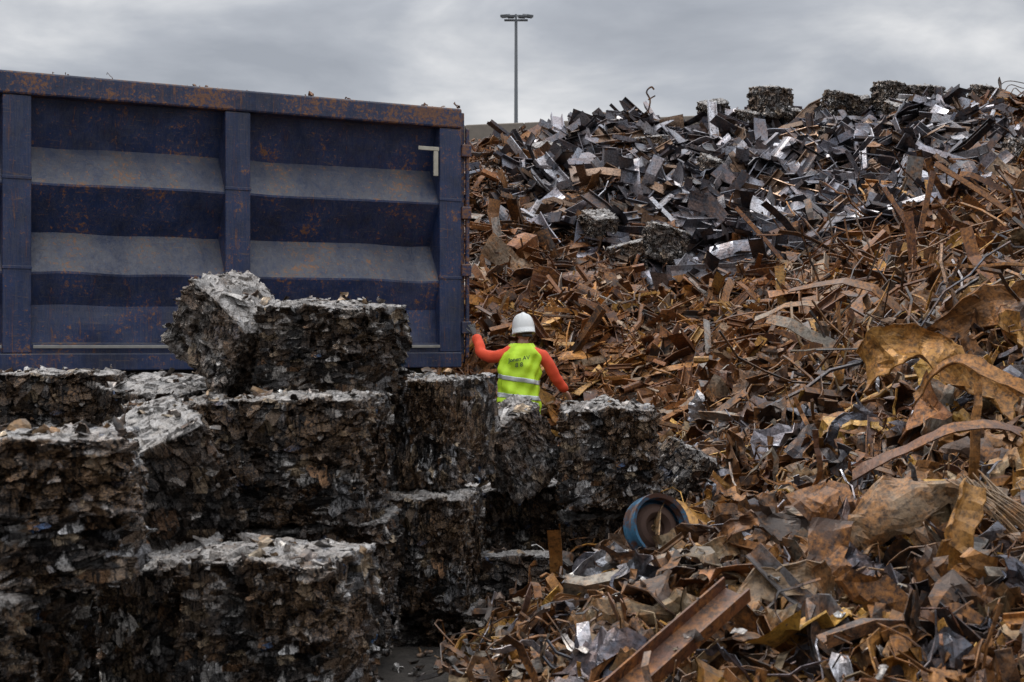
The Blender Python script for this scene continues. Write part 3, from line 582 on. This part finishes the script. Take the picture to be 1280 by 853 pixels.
def hand(name,o,fwd,up,mat,curl):
    f=Vector(fwd).normalized();u=Vector(up);u=(u-f*u.dot(f)).normalized();s=f.cross(u)
    g=lambda a,b,c:tuple(Vector(o)+s*a+f*b+u*c)
    skin(name+'_palm',[g(0,-.03,0),g(0,.01,0),g(.0,.05,0),g(0,.085,-.004)],[(0,1),(1,2),(2,3)],[(.026,.022),(.03,.018),(.038,.016),(.036,.014)],mat)
    for i,(a,L) in enumerate(((-.03,.072),(-.01,.08),(.01,.075),(.028,.06))):
        pts_=[g(a*.8,.07,0)];ang=.1;p=Vector((a,.088,0))
        pts_.append(g(*p))
        for q in (.42,.32,.26):
            ang+=curl;p=p+Vector((a*.05,math.cos(ang)*L*q,-math.sin(ang)*L*q));pts_.append(g(*p))
        skin(name+'_finger_%d'%i,pts_,[(0,1),(1,2),(2,3),(3,4)],[.010,.0098,.009,.0085,.0075],mat)
    skin(name+'_thumb',[g(-.02,.02,-.005),g(-.045,.045,-.012),g(-.055,.075,-.022),g(-.055,.098,-.034)],[(0,1),(1,2),(2,3)],[.014,.012,.0105,.009],mat)
hand('left_hand',(-.455,.30,1.67),(-.25,.45,.85),(.1,-.8,.4),M_glv,.45)
hand('right_hand',(.49,.185,1.06),(.35,.4,-.8),(.7,-.4,.3),M_skin,.35)
def vest_r(z):
    zk=[.86,.98,1.12,1.27,1.40,1.47,1.515,1.55,1.575]
    return np.interp(z,zk,[.215,.205,.20,.208,.208,.195,.165,.125,.095]),np.interp(z,zk,[.165,.158,.15,.155,.15,.14,.12,.095,.08])
def vest_pt(t,z,off=0.):
    a,b=vest_r(z);a+=off;b+=off
    c,s_=np.cos(t),np.sin(t);e=.82
    fold=.011*math.sin(t*5+z*16)+.008*math.sin(t*9-z*23)+.006*math.sin(t*3+z*41)
    return ((a+fold)*np.sign(c)*abs(c)**e+max(0,z-1.3)*.1, (b+fold)*np.sign(s_)*abs(s_)**e+ .0, z)
def shell(name,zs_,off,mat,tilt=0.):
    V=[];F=[];N=72
    for z in zs_:
        for k in range(N):
            t=k/N*2*math.pi;zz_=z+tilt*math.cos(t)
            V.append(vest_pt(t,zz_,off))
    for r in range(len(zs_)-1):
        for k in range(N): F.append((r*N+k,r*N+(k+1)%N,(r+1)*N+(k+1)%N,(r+1)*N+k))
    me=bpy.data.meshes.new(name);me.from_pydata(V,[],F);me.polygons.foreach_set('use_smooth',[True]*len(F))
    o=addobj(name,me,mat,wk);s=o.modifiers.new('t','SOLIDIFY');s.thickness=.004;return o
shell('vest',np.linspace(.86,1.572,60),.0,M_vest)
shell('reflective_stripe',np.linspace(1.19,1.235,6),.005,M_ref,-.035)
shell('reflective_stripe_low',np.linspace(1.02,1.065,6),.005,M_ref,-.02)
for row,(txt,z,sz) in enumerate((('Jonen AV',1.40,.055),('8 8',1.34,.06))):
    cu=bpy.data.curves.new('t','FONT');cu.body=txt;cu.size=sz;cu.align_x='CENTER';cu.offset=.001
    to=bpy.data.objects.new('t',cu);COL.objects.link(to);dg=bpy.context.evaluated_depsgraph_get()
    me=bpy.data.meshes.new_from_object(to.evaluated_get(dg));bpy.data.objects.remove(to)
    bm=bmesh.new();bm.from_mesh(me);bmesh.ops.triangulate(bm,faces=bm.faces)
    bmesh.ops.subdivide_edges(bm,edges=[e for e in bm.edges if e.calc_length()>.015],cuts=2)
    for v in bm.verts:
        x=v.co.x;zv=z+v.co.y+x*.15
        a,b=vest_r(zv);tt=min(.999,abs(x)/a)**(1/.82);yy_=-(b+.026)*max(0,1-tt**2)**(.41)
        v.co=(x,yy_,zv)
    bm.to_mesh(me);bm.free();addobj('back_print',me,M_txt,wk)
bm=bmesh.new();bmesh.ops.create_uvsphere(bm,u_segments=32,v_segments=24,radius=1)
for v in bm.verts:
    x,y,z=v.co
    wx=.078*(1-.22*max(0,-z)**1.2);v.co=(x*wx,y*(.098-.018*max(0,-z)),z*.118)
    if y>0.3 and abs(x)<.35:
        if -.3<z<.1: v.co.y+=.022*(1-abs(x)/.35)*(1-abs(z+.12)/.22 if abs(z+.12)<.22 else 0)
        if -.62<z<-.45: v.co.y+=.006
    if y>.5 and .18<abs(x)<.5 and .02<z<.25: v.co.y-=.008
me=bpy.data.meshes.new('head');bm.to_mesh(me);bm.free();me.polygons.foreach_set('use_smooth',[True]*len(me.polygons))
HD=(.045,.03,1.70)
addobj('head',me,M_skin,wk,HD,(0,R(-3),R(14)))
skin('neck',[(.035,.02,1.5),(.045,.03,1.64)],[(0,1)],[.06,.055],M_skin)
for sx in (-1,1):
    bm=bmesh.new();bmesh.ops.create_uvsphere(bm,u_segments=12,v_segments=10,radius=1)
    for v in bm.verts: v.co=(v.co.x*.01,v.co.y*.018+.006*v.co.z,v.co.z*.032)
    me=bpy.data.meshes.new('ear');bm.to_mesh(me);bm.free();addobj('ear',me,M_skin,wk,(HD[0]+sx*.08,HD[1],HD[2]-.01),(0,0,R(sx*20)))
    bm=bmesh.new();bmesh.ops.create_uvsphere(bm,u_segments=12,v_segments=10,radius=.012);me=bpy.data.meshes.new('eye');bm.to_mesh(me);bm.free();addobj('eye',me,M_hel,wk,(HD[0]+sx*.032-.02,HD[1]+.083,HD[2]+.01))
bm=bmesh.new();bmesh.ops.create_uvsphere(bm,u_segments=24,v_segments=16,radius=1)
for v in bm.verts: v.co=(v.co.x*.085,v.co.y*.1-.006,v.co.z*.1)
bmesh.ops.delete(bm,geom=[v for v in bm.verts if (v.co.y>.03 and v.co.z<.03) or v.co.z<-.065],context='VERTS')
me=bpy.data.meshes.new('hair');bm.to_mesh(me);bm.free();addobj('hair',me,simple('brown_hair',(.06,.035,.02),.7,0,.4,60,.6),wk,(HD[0],HD[1],HD[2]-.005),(0,0,R(14)))
bm=bmesh.new();N=48;rows=[(1.14,-.03,1),(1.15,-.02,1),(1.07,-.01,1),(1.03,-.02,0),(1.02,.03,0),(.985,.065,0),(.90,.10,0),(.76,.13,0),(.57,.15,0),(.33,.162,0),(.12,.167,0)];rg=[]
for r_,z_,br in rows:
    ring=[]
    for k in range(N):
        t=k/N*2*math.pi;c,s_=math.cos(t),math.sin(t)
        rr=r_
        if br: rr=1.03+(r_-1.03)*(.15+1.6*max(0,s_)**2)
        lift=.008*(1 if (not br and abs(c)<.35 and z_>.05) else 0)
        ring.append(bm.verts.new((c*.11*rr,s_*.13*rr,z_*1.05+lift-(.006 if br and s_>0 else 0))))
    rg.append(ring)
for a in range(len(rg)-1):
    for k in range(N): bm.faces.new((rg[a][k],rg[a][(k+1)%N],rg[a+1][(k+1)%N],rg[a+1][k]))
bm.faces.new(rg[-1]);me=bpy.data.meshes.new('helmet');bm.to_mesh(me);bm.free();me.polygons.foreach_set('use_smooth',[True]*len(me.polygons))
o=addobj('helmet',me,M_hel,wk,(HD[0],HD[1]+.0,HD[2]+.0),(R(-6),R(-3),R(14)));s=o.modifiers.new('t','SOLIDIFY');s.thickness=.004
boxes('helmet_cradle',[(-.05,-.118,-.045,.05,-.10,-.02),(-.02,-.135,-.04,.02,-.115,-.022)],M_blk,wk,.005,(HD[0]+.01,HD[1],HD[2]-.02),(0,0,R(14)))
print('verts',sum(len(m.vertices) for m in bpy.data.meshes))
